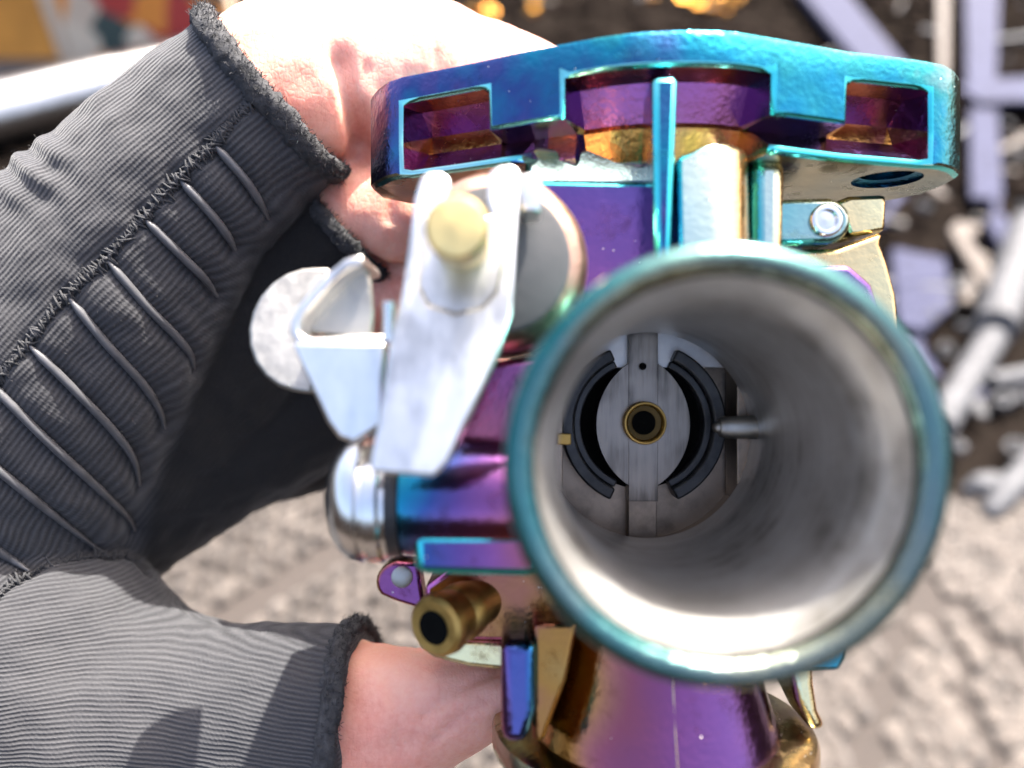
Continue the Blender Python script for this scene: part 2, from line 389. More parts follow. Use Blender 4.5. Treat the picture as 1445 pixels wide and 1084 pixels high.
def solo(name, vf, m, label, cat, group=None, smooth=40, bevel=0.0):
    v, f = vf; c_ = Vector((0, 0, 0))
    for p in v: c_ += Vector(p)
    c_ /= len(v); c_.z = min(p[2] for p in v)
    o = link(name, raw([Vector(p) - c_ for p in v], f, name), None, m, smooth, bevel); o.location = c_
    o['label'] = label; o['category'] = cat
    if group: o['group'] = group
    return o
def slab(pxs, z, th): return prism_pts([G(x, y, z) for x, y in pxs], (0, 0, th))
solo('flat_bar', slab([(1360, -20), (1410, -20), (1404, 122), (1362, 122)], 0.012, 0.008), M['steel_sky'], 'long bluish flat steel bar running back from the cross bar', 'steel bar', bevel=0.002)
solo('flat_bar', slab([(1366, 158), (1406, 160), (1413, 286), (1367, 286)], 0.012, 0.008), M['steel_sky'], 'short wide bluish flat steel bar below the cross bar', 'steel bar', bevel=0.002)
solo('cross_bar', slab([(1350, 128), (1380, 118), (1500, 112), (1500, 146), (1380, 150)], 0.021, 0.008), M['steel_sky'], 'bluish steel bar lying across the flat bars', 'steel bar', bevel=0.002)
solo('steel_pin', rod(G(1404, 282, 0.014), G(1404, 330, 0.014), 0.006), M['steel_sky'], 'thin steel pin at the end of the short flat bar', 'pin')
solo('bracket', slab([(1386, 320), (1412, 312), (1446, 372), (1424, 388)], 0.010, 0.012), M['steel_sky'], 'bent bluish steel bracket touching the thick silver tube', 'bracket', bevel=0.002)
solo('bracket', slab([(1334, 334), (1346, 322), (1380, 328), (1376, 340), (1362, 345), (1404, 402), (1384, 418)], 0.008, 0.012), M['rust'], 'hooked tan rusty steel bracket beside the bluish bracket', 'bracket', bevel=0.002)
t1 = G(1322, 606, 0.016); t2 = G(1412, 458, 0.016); t3 = G(1404, 466, 0.024); t4 = G(1452, 318, 0.024)
solo('silver_tube', lathe_between(t1, t2, [(0, 0.010), (0.003, 0.0145), ((t2 - t1).length - 0.004, 0.0150), ((t2 - t1).length, 0.010)]), M['steel'], 'slim silver tube lying diagonally, lower end beside the bell', 'tube')
solo('silver_tube', lathe_between(t3, t4, [(0, 0.015), (0.004, 0.021), ((t4 - t3).length, 0.022)]), M['steel'], 'thick silver tube continuing behind the slim one', 'tube')
solo('cross_rod', rod(G(1396, 540, 0.012), G(1500, 522, 0.012), 0.010), M['steel'], 'silver rod crossing below the diagonal tube', 'rod')
solo('knob', tube([(*G(1368, 690, 0.012), 0.006), (*G(1380, 688, 0.013), 0.011), (*G(1402, 684, 0.013), 0.011), (*G(1412, 680, 0.012), 0.007)], 14), M['steel'], 'pale rounded metal knob at the far rug edge', 'knob')
solo('bent_rod', tube([(*G(1400, 720, 0.012), 0.008), (*G(1425, 690, 0.016), 0.011), (*G(1470, 640, 0.016), 0.012)], 14), M['steel'], 'bent silver rod next to the pale knob', 'rod')
solo('dark_rail', slab([(1115, -15), (1180, -15), (1330, 175), (1290, 205)], 0.012, 0.02), M['steel_sky'], 'dull bluish rail slanting behind the flange', 'rail', bevel=0.003)
solo('steel_offcut', slab([(1255, 360), (1330, 375), (1340, 440), (1300, 480), (1262, 470)], 0.0, 0.012), M['steel_sky'], 'flat bluish steel offcut beside the gold cover', 'offcut', bevel=0.003)
solo('tan_strut', slab([(1322, -10), (1338, -10), (1336, 110), (1322, 110)], 0.010, 0.008), M['rust'], 'narrow tan strut beside the long flat bar', 'strut', bevel=0.002)
for k_ in range(44):
    x, y = random.uniform(1080, 1440), random.uniform(-10, 620)
    if k_ < 6: x, y = random.uniform(560, 1040), random.uniform(-40, 10)
    a_ = random.choice((0.5, 0.9, -0.7, 1.5, -0.2)) + random.gauss(0, 0.15); c_ = G(x, y, 0.006); L_ = random.uniform(0.02, 0.08); w_ = random.uniform(0.003, 0.008)
    dx = Vector((math.cos(a_), math.sin(a_), 0)); dy = Vector((-dx.y, dx.x, 0)); m_ = random.choice(('steel_sky', 'rust', 'steel', 'tarp', 'tarp'))
    out_ = [c_ - dx * L_ - dy * w_, c_ + dx * L_ * 0.6 - dy * w_, c_ + dx * L_ * 0.75 - dy * w_ * 2, c_ + dx * L_ - dy * w_ * 1.6, c_ + dx * L_ + dy * w_ * 1.6, c_ + dx * L_ * 0.75 + dy * w_ * 2, c_ + dx * L_ * 0.6 + dy * w_, c_ - dx * L_ + dy * w_]
    cl_ = {'steel_sky': 'bluish', 'rust': 'tan rusty', 'steel': 'dull silver', 'tarp': 'dark grey'}[m_]
    solo('metal_strip', prism_pts(out_, (0, 0, 0.007)), M[m_], 'short %s metal strip with a widened end among the scrap' % cl_, 'metal strip', '%s strips in the scrap' % cl_, bevel=0.0015)
# tyre
tc = G(1085, -75); tyre = Thing('tyre', 'dusty knobbly grey tyre lying flat behind the flange', 'tyre', (tc.x, tc.y, 0), frame=False)
RT, rt_ = 0.25, 0.055; rs = []
for i in range(72):
    a = 2 * math.pi * i / 72
    rs.append([Vector((tc.x + (RT + rt_ * math.cos(b_)) * math.cos(a), tc.y + (RT + rt_ * math.cos(b_)) * math.sin(a), 0.055 + rt_ * math.sin(b_))) for b_ in [2 * math.pi * q / 18 for q in range(18)]])
part('carcass', tyre, rings(rs, False, True), M['tyre'], smooth=60)
kn = []
for i in range(60):
    for jj, el in enumerate((-35, -5, 25, 55)):
        a = 2 * math.pi * (i + 0.5 * (jj % 2)) / 60; e_ = rad(el)
        c_ = Vector((tc.x + (RT + rt_ * math.cos(e_)) * math.cos(a), tc.y + (RT + rt_ * math.cos(e_)) * math.sin(a), 0.055 + rt_ * math.sin(e_)))
        nn = Vector((math.cos(e_) * math.cos(a), math.cos(e_) * math.sin(a), math.sin(e_))); t_ = Vector((-math.sin(a), math.cos(a), 0)); u_ = nn.cross(t_)
        kn.append(prism_pts([c_ - nn * 0.003 + t_ * (sx * 0.010) + u_ * (sy * 0.009) for sx, sy in ((-1, -1), (1, -1), (1, 1), (-1, 1))], nn * 0.011))
o = part('tread_block', tyre, merge(*kn), M['tyre'], smooth=0); o['kind'] = 'stuff'
# exhaust pipe lying across the back on the left
p0, p1 = G(-190, 208, 0.045), G(470, 36, 0.045); Lp = (p1 - p0).length
solo('steel_pipe', lathe_between(p0, p1, [(0, 0.036), (0.0, 0.044), (Lp, 0.044), (Lp, 0.036)], 40), M['pipe_steel'], 'thick shiny steel pipe lying behind the gloved finger', 'pipe')
solo('dark_cloth', slab([(-60, 30), (0, 52), (60, 84), (100, 112), (92, 140), (-60, 150)], 0.0, 0.03), M['tarp'], 'folded dark grey cloth in front of the orange panel', 'cloth', bevel=0.01)
# printed board and orange panel
m, n, l, b = mat('abstract_print')
oc = objco(n)
w_ = noise_(n, l, 5, 3, 0.5, oc); vv = nd(n, 'ShaderNodeTexVoronoi'); vv.inputs['Scale'].default_value = 17
mxv = nd(n, 'ShaderNodeVectorMath', operation='MULTIPLY_ADD'); wn3 = nd(n, 'ShaderNodeTexNoise'); wn3.inputs['Scale'].default_value = 9; l.new(oc, wn3.inputs['Vector'])
l.new(wn3.outputs['Color'], mxv.inputs[0]); mxv.inputs[1].default_value = (0.07, 0.07, 0.07); l.new(oc, mxv.inputs[2]); l.new(mxv.outputs[0], vv.inputs['Vector'])
sx = n.new('ShaderNodeSeparateColor'); l.new(vv.outputs['Color'], sx.inputs[0])
l.new(ramp(n, l, sx.outputs[0], [(0.0, (0.62, 0.50, 0.36)), (0.26, (0.70, 0.24, 0.03)), (0.44, (0.045, 0.065, 0.055)), (0.62, (0.55, 0.42, 0.30)), (0.76, (0.38, 0.035, 0.025)), (0.88, (0.66, 0.22, 0.03))], 'CONSTANT'), b.inputs['Base Color'])
b.inputs['Roughness'].default_value = 0.5
M['print'] = m
M['orange_panel'] = plain('orange_paint', (0.62, 0.26, 0.045), 0.45, 12, 0.25, 0.1)
M['cream'] = plain('cream_paint', (0.62, 0.48, 0.34), 0.5, 40, 0.15, 0.1)
def upright(px0, px1, pyb, zb, h, th):
    a = G(px0, pyb); c_ = G(px1, pyb); y_ = max(a.y, c_.y); kx = y_ / a.y
    return [Vector((a.x * kx, y_, zb)), Vector((c_.x * kx, y_, zb)), Vector((c_.x * kx, y_, zb + h)), Vector((a.x * kx, y_, zb + h))], th
f_, th = upright(112, 345, 108, 0.0, 0.42, 0.03)
pb = Thing('printed_board', 'upright board printed with orange, red, green and cream shapes', 'board', ((f_[0].x + f_[1].x) / 2, f_[0].y, 0), frame=False)
part('board', pb, prism_pts(f_, (0, th, 0)), M['cream'], smooth=0)
part('print', pb, prism_pts([Vector((p.x + sx_ * 0.006, p.y - 0.003, p.z + sz_ * 0.02)) for p, (sx_, sz_) in zip(f_, ((1, 1), (-1, 1), (-1, -1), (1, -1)))], (0, 0.002, 0)), M['print'], smooth=0)
f_, th = upright(-140, 92, 106, 0.0, 0.45, 0.03)
solo('orange_panel', prism_pts(f_, (0, th, 0)), M['orange_panel'], 'plain orange painted panel standing beside the printed board', 'panel', smooth=0, bevel=0.003)
f_, th = upright(93, 111, 107, 0.0, 0.44, 0.05)
solo('cream_post', prism_pts(f_, (0, th, 0)), M['cream'], 'narrow cream post between orange panel and printed board', 'post', smooth=0, bevel=0.003)
# loose nuts
hexo = [Vector((math.cos(rad(60 * q)), math.sin(rad(60 * q)), 0)) for q in range(6)]
rs_o = [[p * r_ + Vector((0, 0, z_)) for p in hexo] for r_, z_ in ((0.55, 0), (0.9, 0), (1, 0.12), (1, 0.68), (0.9, 0.8), (0.55, 0.8))]
nv, nf = rings(rs_o, False, True); nme = raw(nv, nf, 'hex_nut')
def nuts(spots, material, size, label, group):
    me = nme.copy(); me.materials.append(material)
    for x, y in spots:
        o = bpy.data.objects.new('hex_nut', me); C.objects.link(o); o.location = G(x, y, 0.0); s_ = size * random.uniform(0.75, 1.2)
        o.scale = (s_, s_, s_); o.rotation_euler = (random.uniform(-0.5, 0.5), random.uniform(-0.5, 0.5), random.uniform(0, 3)); o.location.z = 0.004
        o['label'] = label; o['category'] = 'nut'; o['group'] = group
nuts([(690, 24), (752, 22), (756, 4), (918, 2), (962, 2), (985, 12), (1000, 18), (1022, 22), (1040, 6), (668, 22), (1012, 4)], M['nut_brass'], 0.016, 'brass hex nut lying on dark gravel behind the flange', 'brass nuts on the gravel')
nuts([(1310, 455), (1330, 437), (1300, 300), (1352, 405), (1386, 432), (1420, 570), (1440, 565), (1412, 575), (1432, 60), (1420, 90), (1425, 200), (1436, 225), (1330, 500), (1342, 640), (1430, 640), (1420, 180), (1440, 10), (1360, 470), (1440, 300)], M['steel'], 0.009, 'small steel hex nut lying on dark gravel among the bars', 'steel nuts on the gravel')

# ------------------------------------------------------------------ the carburettor
AX, AZ = 22.4, -8.5
cb = Thing('carburetor', 'rainbow anodised metal carburetor held in the gloved hand, open intake facing out', 'carburetor', (AX, 128, -62))
c0 = (AX, 0, AZ)
# intake bell: rainbow outside, machined inside
bell = part('intake_bell', cb, revolve([(79.2, 21.8), (79.4, 22.6), (80.0, 23.1), (81.0, 23.35), (82.4, 23.1), (84.5, 22.2), (88, 20.4), (93, 18.9), (102, 18.2), (118, 18.2), (126, 19.5), (127, 19.5)], c0, n=128), M['rim'], smooth=60, label='teal rolled rim of the intake bell')
lip = part('rim_lip', cb, revolve([(81.3, 19.95), (80.3, 20.1), (79.7, 20.5), (79.35, 21.1), (79.2, 21.8)], c0, n=128), M['lip'], smooth=60, sub=bell)
bore = part('intake_bore', cb, revolve([(81.2, 20.0), (81.8, 19.85), (82.6, 19.55), (84.4, 18.9), (86.5, 18.0), (88.5, 17.45), (90, 17.2), (96, 17.1), (108, 17.0), (120, 17.0), (128.0, 17.0), (128.3, 17.2), (128.5, 18.6)], c0, n=128), M['bore'], smooth=60, label='grey machined bore of the intake')
# throttle slide seen at the end of the bore
def disc(r, y, n=64, cx=AX, cz=AZ): return [Vector((cx + r * math.cos(2 * math.pi * k / n), y, cz + r * math.sin(2 * math.pi * k / n))) for k in range(n)]
part('slide_housing', cb, revolve([(128.0, 18.6), (136, 18.6), (136.2, 0.3)], c0, n=64), M['alu_dark'], smooth=30)
for sg, xo in ((-1, 14.0), (1, 14.9)):       # shoulders of the slide slot
    a_m = math.acos(xo / 18.4); sp = [Vector((AX + sg * 18.4 * math.cos(a_), 128.1, AZ + 18.4 * math.sin(a_))) for a_ in np.linspace(-a_m, a_m, 14)]
    part('slot_shoulder', cb, prism_pts(sp, (0, 7, 0)), M['alu_dark'], smooth=30, bevel=0.2)
def arc_ring(r0, r1, y0, y1, a0, a1, n=28, cz=AZ):
    rs = []
    for k in range(n + 1):
        a = rad(a0 + (a1 - a0) * k / n); c_, s_ = math.cos(a), math.sin(a)
        rs.append([Vector((AX + r * c_, y, cz + r * s_)) for r, y in ((r0, y0), (r1, y0), (r1, y1), (r0, y1))])
    return rings(rs)
CZ = AZ + 1.6
for s_, a0, a1 in ((1, -66, 66), (-1, 114, 246)):
    ch = part('choke_ring', cb, arc_ring(11.9, 14.0, 131.0, 136, a0, a1, cz=CZ), M['black'], smooth=30, bevel=0.35)
    part('inner_lip', cb, arc_ring(10.6, 11.88, 132.6, 136, a0 + 4 * s_ * 0, a1, cz=CZ), M['black'], smooth=30, bevel=0.25, sub=ch)
part('dark_recess', cb, revolve([(135.4, 11.4), (135.6, 0.2)], (AX, 0, CZ), n=48), M['dark'], smooth=30)
lens_pts = []
for k in range(25):
    t = rad(-69 + 138 * k / 24); lens_pts.append(Vector((AX + 12.6 * math.cos(t) - 4.6, 132.0, CZ + 12.6 * math.sin(t))))
lens_pts += [Vector((2 * AX - p.x, p.y, p.z)) for p in lens_pts[::-1]]
slide = part('throttle_slide', cb, prism_pts(lens_pts, (0, 3.4, 0)), M['slide'], smooth=30, bevel=0.3)
bp = [Vector((AX + x, 131.9, z)) for x, z in ((-2.5, AZ - 11.5), (2.5, AZ - 11.5), (2.5, AZ + 18), (-2.5, AZ + 18))]
part('band_foot', cb, prism_pts([Vector((AX + x, 132.6, z)) for x, z in ((-2.4, AZ - 18), (2.4, AZ - 18), (2.4, AZ - 11), (-2.4, AZ - 11))], (0, 3, 0)), M['alu_dark'], smooth=30, bevel=0.1, sub=slide)
part('center_band', cb, prism_pts(bp, (0, 4, 0)), M['slide'], smooth=30, bevel=0.08, sub=slide)
jz = CZ + 0.3
part('top_flat', cb, prism_pts([Vector((AX + 18.3 * math.cos(rad(a)), 133.6, AZ + 18.3 * math.sin(rad(a)))) for a in range(38, 143, 4)], (0, 1.0, 0)), M['alu'], smooth=30, bevel=0.2, sub=slide)
jet = part('jet_nozzle', cb, revolve([(133, 3.65), (130.4, 3.65), (130.0, 3.5), (129.95, 3.25), (130.2, 2.95), (133.5, 2.85), (133.5, 2.8)], (AX + 0.05, 0, jz), n=40), M['brass'], smooth=50, label='brass ring of the main jet nozzle')
part('nozzle_bore', cb, revolve([(131.36, 2.95), (131.6, 1.8)], (AX, 0, jz), n=32), M['jet_dark'], sub=jet)
part('nozzle_hole', cb, revolve([(131.34, 2.0), (131.3, 0.02)], (AX, 0, jz), n=32), M['dark'], sub=jet)
part('air_hole', cb, revolve([(131.42, 0.62), (131.40, 0.02)], (AX - 0.15, 0, CZ + 9.9), n=24), M['dark'], sub=slide)
part('idle_screw_tip', cb, tube([(AX + 11.0, 125.0, AZ + 1.5, 1.0), (AX + 11.8, 125.0, AZ + 1.5, 1.75), (AX + 17.6, 125.0, AZ + 1.5, 1.95)], 20, sub=2), M['zinc_rough'], smooth=50, label='silver rounded pin poking into the bore')
part('bore_port', cb, prism([(786, 612), (806, 612), (806, 628), (786, 628)], 127, 1.2), M['brass'], smooth=0, bevel=0.2)
# main casting behind the bell
part('body', cb, merge(revolve([(120, 17.6), (121, 19.8), (150, 19.8), (151, 17.5)], c0, n=64)), M['body'], smooth=40)
part('valve_chamber', cb, prism([(800, 300), (1130, 300), (1150, 520), (1160, 880), (1110, 920), (820, 920), (770, 880), (780, 520)], 139, 17), M['body'], smooth=30, bevel=1.2)
part('rear_spigot', cb, revolve([(148, 15), (185, 14), (186, 12.5), (152, 12)], c0, n=48), M['body'], smooth=40)

# top mounting flange: diamond plate whose edge carries pockets
top = [(530, 125), (545, 113), (565, 106), (650, 89), (750, 67), (850, 48), (900, 42), (950, 39.5), (1000, 40), (1040, 42), (1100, 52), (1200, 70), (1300, 82), (1332, 88), (1348, 96), (1355, 107)]
ZT = 51.6
fr = [Vector((P(x, y, ZT * F / (542 - y)).x, ZT * F / (542 - y), 0)) for x, y in top]
fx = np.array([p.x for p in fr]); fy = np.array([p.y for p in fr])
def fyx(x): return float(np.interp(x, fx, fy))
sX = lambda px: float(np.interp(px, [t[0] for t in top], fx))
bnd = dict(pl0=sX(566), pl1=sX(686), bl1=sX(800), ri0=sX(1088), ri1=sX(1200), pr1=sX(1314))
END = [0, 0, 0, 0, 0, 0.6]; POCK = [0, 4.2, 7.4, 6.4, 0.6, 1.2]; BLK = [0, 0, 0.2, 6.5, 0.6, 1.2]; BLKL = [0, 0, 0.2, 6.5, 5.5, 6.0]; MID = [0, 4.8, 7.2, 6.8, 9, 9.5]
ZS = [46.9, 46.3, 40.2, 39.6, 35.4, 34.6]; ZP = [46.9, 46.3, 43.0, 39.8, 35.4, 34.6]; ZM = [46.3, 45.6, 40.3, 39.4, 35.0, 34.2]
sta = []
for x in np.linspace(fx[0], bnd['pl0'], 7): sta.append((x, END, ZS))
for x in np.linspace(bnd['pl0'] + 1.4, bnd['pl1'] - 0.5, 8): sta.append((x, POCK, ZP))
for x in np.linspace(bnd['pl1'] + 0.5, bnd['bl1'] - 0.5, 6): sta.append((x, BLK if x < 2 else BLKL, ZS))
for x in np.linspace(bnd['bl1'] + 0.5, bnd['ri0'] - 0.5, 18): sta.append((x, MID, ZM))
for x in np.linspace(bnd['ri0'] + 0.5, bnd['ri1'] - 0.5, 6): sta.append((x, BLK, ZS))
for x in np.linspace(bnd['ri1'] + 0.5, bnd['pr1'] - 1.4, 8): sta.append((x, POCK, ZP))
for x in np.linspace(bnd['pr1'], fx[-1], 7): sta.append((x, END, ZS))
back = [(75.5, 134), (75, 141), (71, 146.5), (64, 149), (40, 152), (24, 154), (8, 153), (-12, 151), (-20, 148.5), (-24.5, 144), (-25.2, 138)]
rs = []
for x, pr, zs in sta:
    e = 0.6; t = Vector((2 * e, fyx(x + e) - fyx(x - e), 0)).normalized(); nrm = Vector((-t.y, t.x, 0))
    p = Vector((x, fyx(x), 0))
    if x < -18: nrm = (Vector((-10, 139, 0)) - p).normalized()
    if x > 68: nrm = (Vector((60, 132, 0)) - p).normalized()
    col = [p + nrm * 1.0 + Vector((0, 0, ZT)), p + nrm * 0.3 + Vector((0, 0, ZT - 0.3)), p + Vector((0, 0, ZT - 1.0))]
    col += [p + nrm * i_ + Vector((0, 0, z_)) for i_, z_ in zip(pr, zs)]
    rs.append(col)
for x, y in back:
    p = Vector((x, y, 0)); nrm = (Vector((min(60, max(-10, x)), 138, 0)) - p).normalized()
    col = [p + nrm * 1.0 + Vector((0, 0, ZT)), p + nrm * 0.3 + Vector((0, 0, ZT - 0.3)), p + Vector((0, 0, ZT - 1.0))]
    col += [p + nrm * i_ + Vector((0, 0, z_)) for i_, z_ in zip(END, ZS)]
    rs.append(col)
nst, K = len(rs), len(rs[0])
V = [p for r in rs for p in r]; Fc = []
for i in range(nst):
    for j in range(K - 1): Fc.append((i * K + j, ((i + 1) % nst) * K + j, ((i + 1) % nst) * K + j + 1, i * K + j + 1))
Fc.append(tuple(i * K for i in range(nst))[::-1]); Fc.append(tuple(i * K + K - 1 for i in range(nst)))
fl = part('mounting_flange', cb, (V, Fc), [M['flange'], M['flange_in'], M['edge_glint'], M['flange_gold'], M['flange_slope'], M['flange_under']], smooth=28, label='diamond shaped cyan and purple flange plate with pockets in its edge')
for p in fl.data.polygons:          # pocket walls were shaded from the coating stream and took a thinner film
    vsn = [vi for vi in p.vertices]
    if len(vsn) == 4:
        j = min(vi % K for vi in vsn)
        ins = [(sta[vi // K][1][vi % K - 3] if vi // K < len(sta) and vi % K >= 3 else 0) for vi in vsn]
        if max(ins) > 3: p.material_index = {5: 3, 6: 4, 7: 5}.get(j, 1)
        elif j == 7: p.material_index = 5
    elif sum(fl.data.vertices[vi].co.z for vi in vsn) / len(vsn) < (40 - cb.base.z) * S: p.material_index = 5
bmf = bmesh.new(); bmf.from_mesh(fl.data); bmesh.ops.triangulate(bmf, faces=[f_ for f_ in bmf.faces if len(f_.verts) > 4]); bmf.to_mesh(fl.data); bmf.free()
# bolt holes, cut right through
for hx, hy in ((63.5, 131.0), (-12.0, 140.0)):
    cv, cf = revolve([(30, 5.6), (35.2, 5.6), (35.7, 4.4), (37.6, 4.3)], (hx, hy, 0), 'Z', 32, cap=True)
    cut = bpy.data.objects.new('cutter', raw([(Vector(q) - cb.base) * S for q in cv], cf)); C.objects.link(cut); cut.parent = cb.o
    bo = fl.modifiers.new('hole', 'BOOLEAN'); bo.object = cut; bo.operation = 'DIFFERENCE'; bo.solver = 'EXACT'
    bpy.context.view_layer.update()
    me = bpy.data.meshes.new_from_object(fl.evaluated_get(bpy.context.evaluated_depsgraph_get()))
    fl.modifiers.clear(); fl.data = me; bpy.data.objects.remove(cut)
fl.data.shade_smooth(); fl.data.set_sharp_from_angle(angle=rad(28))
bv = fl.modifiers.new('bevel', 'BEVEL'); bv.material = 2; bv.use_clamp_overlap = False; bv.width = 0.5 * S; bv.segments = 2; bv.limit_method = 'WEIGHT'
bmf = bmesh.new(); bmf.from_mesh(fl.data); lw_ = bmf.edges.layers.float.new('bevel_weight_edge')
for e_ in bmf.edges:
    if len(e_.link_faces) != 2 or e_.calc_face_angle(0) < rad(50): continue
    q_ = [v.co / S + cb.base for v in e_.verts]
    if all(abs(q.y - fyx(q.x)) < 1.4 and q.z < ZT - 2 for q in q_): e_[lw_] = 1.0
bmf.to_mesh(fl.data); bmf.free()

part('center_rib', cb, prism([(921, 108), (958, 106), (951, 260), (946, 432), (925, 432), (923, 262)], 111, 18), M['flange'], smooth=30, bevel=0.9, edge=M['edge_glint'])
part('upper_web', cb, prism([(742, 206), (760, 198), (810, 206), (850, 194), (905, 189), (918, 200), (918, 262), (742, 262)], 121, 20, tilt=0.35), M['silverblue'], smooth=40, bevel=2.0, seg=4)
part('side_block', cb, prism([(700, 252), (945, 256), (945, 420), (700, 420)], 118, 24), M['violet'], smooth=30, bevel=0.9, edge=M['edge_glint'], label='flat violet block with a bright upper edge')
# rounded column beside the rib
colp = []
for k in range(9):
    a = rad(-90 + 90 * k / 8); colp.append((28.5 + 8.2 * math.cos(a), 120.5 + 9.5 * math.sin(a)))
colp = [(24.0, 111.0)] + colp + [(37.2, 135), (24.0, 135)]
lo = [Vector((x, y, 13)) for x, y in colp]; hi = [Vector((x, y + 1.5, 34.5 + (0.8 if x > 27 else -1.5))) for x, y in colp]
part('column', cb, rings([lo, hi]), M['column'], smooth=50, bevel=0.8)
part('corner_fillet', cb, prism([(1060, 221), (1112, 221), (1108, 400), (1060, 400)], 120, 14), M['column'], smooth=40, bevel=2.2, seg=4)
# lug on the right with its screw
lug = [(1086, 281)] + [(1166 + 36 * math.cos(rad(a)), 311 - 33 * math.sin(rad(a))) for a in range(80, -81, -16)] + [(1086, 346)]
part('screw_lug', cb, prism(lug, 123.5, 9), M['silverblue'], smooth=40, bevel=0.9)
sc_ = P(1166, 311, 123.2)
sw = part('lug_screw', cb, revolve([(123.9, 2.7), (122.9, 2.6), (122.6, 2.2), (122.7, 1.7), (123.3, 1.5), (123.2, 0.02)], sc_, n=28), M['chrome'], smooth=50)
part('lug_plate', cb, prism([(1180, 284), (1200, 276), (1252, 274), (1251, 326), (1200, 334)], 128, 8), M['gold'], smooth=30, bevel=0.8)
cov = [(1100, 352), (1180, 350), (1248, 326), (1244, 344), (1254, 372), (1266, 415), (1272, 470), (1275, 560), (1100, 560)]
part('side_cover', cb, prism(cov, 126, 14), M['gold'], smooth=50, bevel=2.2, seg=4)
part('cover_recess', cb, prism([(1130, 372), (1200, 372), (1232, 400), (1250, 450), (1255, 520), (1150, 520)], 125.2, 3), M['violet'], smooth=50, bevel=1.2, seg=3)
part('side_screw', cb, lathe_between((49.0, 108, -11), (60, 108, -11), [(0, 6), (4.5, 6.2), (6.4, 5.8), (7.0, 4.2), (7.1, 0.1)]), M['chrome'], smooth=40, label='silver screw head at the side of the bell')

# throttle drum and lever on the left
dc = P(700, 366, 107)
part('drum', cb, revolve([(125, 13.2), (112, 13.2), (109.2, 12.6), (107.6, 11.4), (107.2, 10.2)], dc, n=72), M['copper'], smooth=50, label='round drum with coppery bevelled rim')
part('drum_face', cb, revolve([(107.8, 10.4), (107.0, 10.2), (106.8, 9.6), (106.8, 0.05)], dc, n=64), M['grey_plastic'], smooth=40, label='smooth light grey drum face')
D = 94.0
def plate(pxs, d, th, tilt=0): return prism(pxs, d, th, tilt)
fork = [(584, 232), (596, 222), (616, 222), (630, 232), (630, 248), (612, 300), (594, 350), (588, 395), (602, 424), (640, 436), (676, 428), (696, 404), (704, 360), (702, 325), (684, 264), (686, 226), (700, 213), (722, 210), (735, 220),
        (735, 250), (729, 340), (724, 440), (702, 505), (664, 588), (634, 652), (612, 674), (522, 668), (520, 655), (530, 600), (545, 480), (560, 410), (570, 320), (576, 262)]
lev = part('throttle_lever', cb, plate(fork, D, 1.7, 0.16), M['zinc'], smooth=30, bevel=0.6, seg=3, label='bent zinc plated throttle lever with a forked top')
part('fork_back', cb, plate([(582, 300), (716, 300), (718, 430), (690, 446), (590, 446), (572, 420)], D + 3.6, 1.2, 0.12), M['zinc'], smooth=30, bevel=0.4, sub=lev)
part('stub', cb, plate([(733, 246), (758, 242), (764, 256), (764, 300), (735, 300)], D + 6, 6), M['zinc'], smooth=30, bevel=0.5, sub=lev)
pc = P(645, 323, 88)
part('cable_pin', cb, revolve([(100, 3.4), (90, 3.4), (88.6, 3.75), (87.6, 3.75), (87.0, 3.3), (86.8, 2.0), (86.75, 0.02)], pc, n=36), M['brass_bright'], smooth=40, label='round brass pin in the lever fork')
# folded cable tab
def strip(pxs, d, width, th, taper=None):
    """sheet strip following a bent line, seen on its edge"""
    c_ = [P(x, y, d) for x, y in pxs]; L, R_ = [], []
    for i, p in enumerate(c_):
        t = (c_[min(i + 1, len(c_) - 1)] - c_[max(i - 1, 0)]).normalized(); s = Vector((-t.z, 0, t.x)) * th / 2
        L.append(p + s); R_.append(p - s)
    return prism_pts(L + R_[::-1], (0, width, 0))
bend = [(512, 366), (490, 372), (468, 390), (440, 420), (423, 440), (416, 455), (416, 470), (424, 481), (440, 485), (480, 482), (542, 480)]
tab = part('cable_stop', cb, strip(bend, 100, 13, 1.35), M['zinc'], smooth=40, bevel=0.35, label='folded sheet metal cable stop beside the lever')
part('back_plate', cb, prism([(425, 468), (425, 440), (470, 392), (500, 364), (516, 372), (524, 400), (527, 440), (524, 480)], 106, 1.4), M['zinc_rough'], smooth=40, bevel=0.4, sub=tab)
part('front_apron', cb, prism([(414, 484), (546, 484), (540, 600), (500, 626), (478, 618), (462, 596)], 101, 1.4, tilt=-0.10), M['zinc'], smooth=40, bevel=0.5, sub=tab)
rt = [(455, 370), (428, 370)] + [(428 + 86 * math.cos(rad(a)), 462 - 92 * math.sin(rad(a))) for k_, a in enumerate(range(100, 261, 16))] + [(440, 556), (450, 470)]
part('thumb_tab', cb, prism(rt, 112, 2.6, tilt=0.25), M['zinc_rough'], smooth=40, bevel=0.6, sub=tab)
part('spring_end', cb, rod(P(548, 425, 97), P(548, 480, 98), 0.75), M['chrome'], smooth=50, sub=lev)

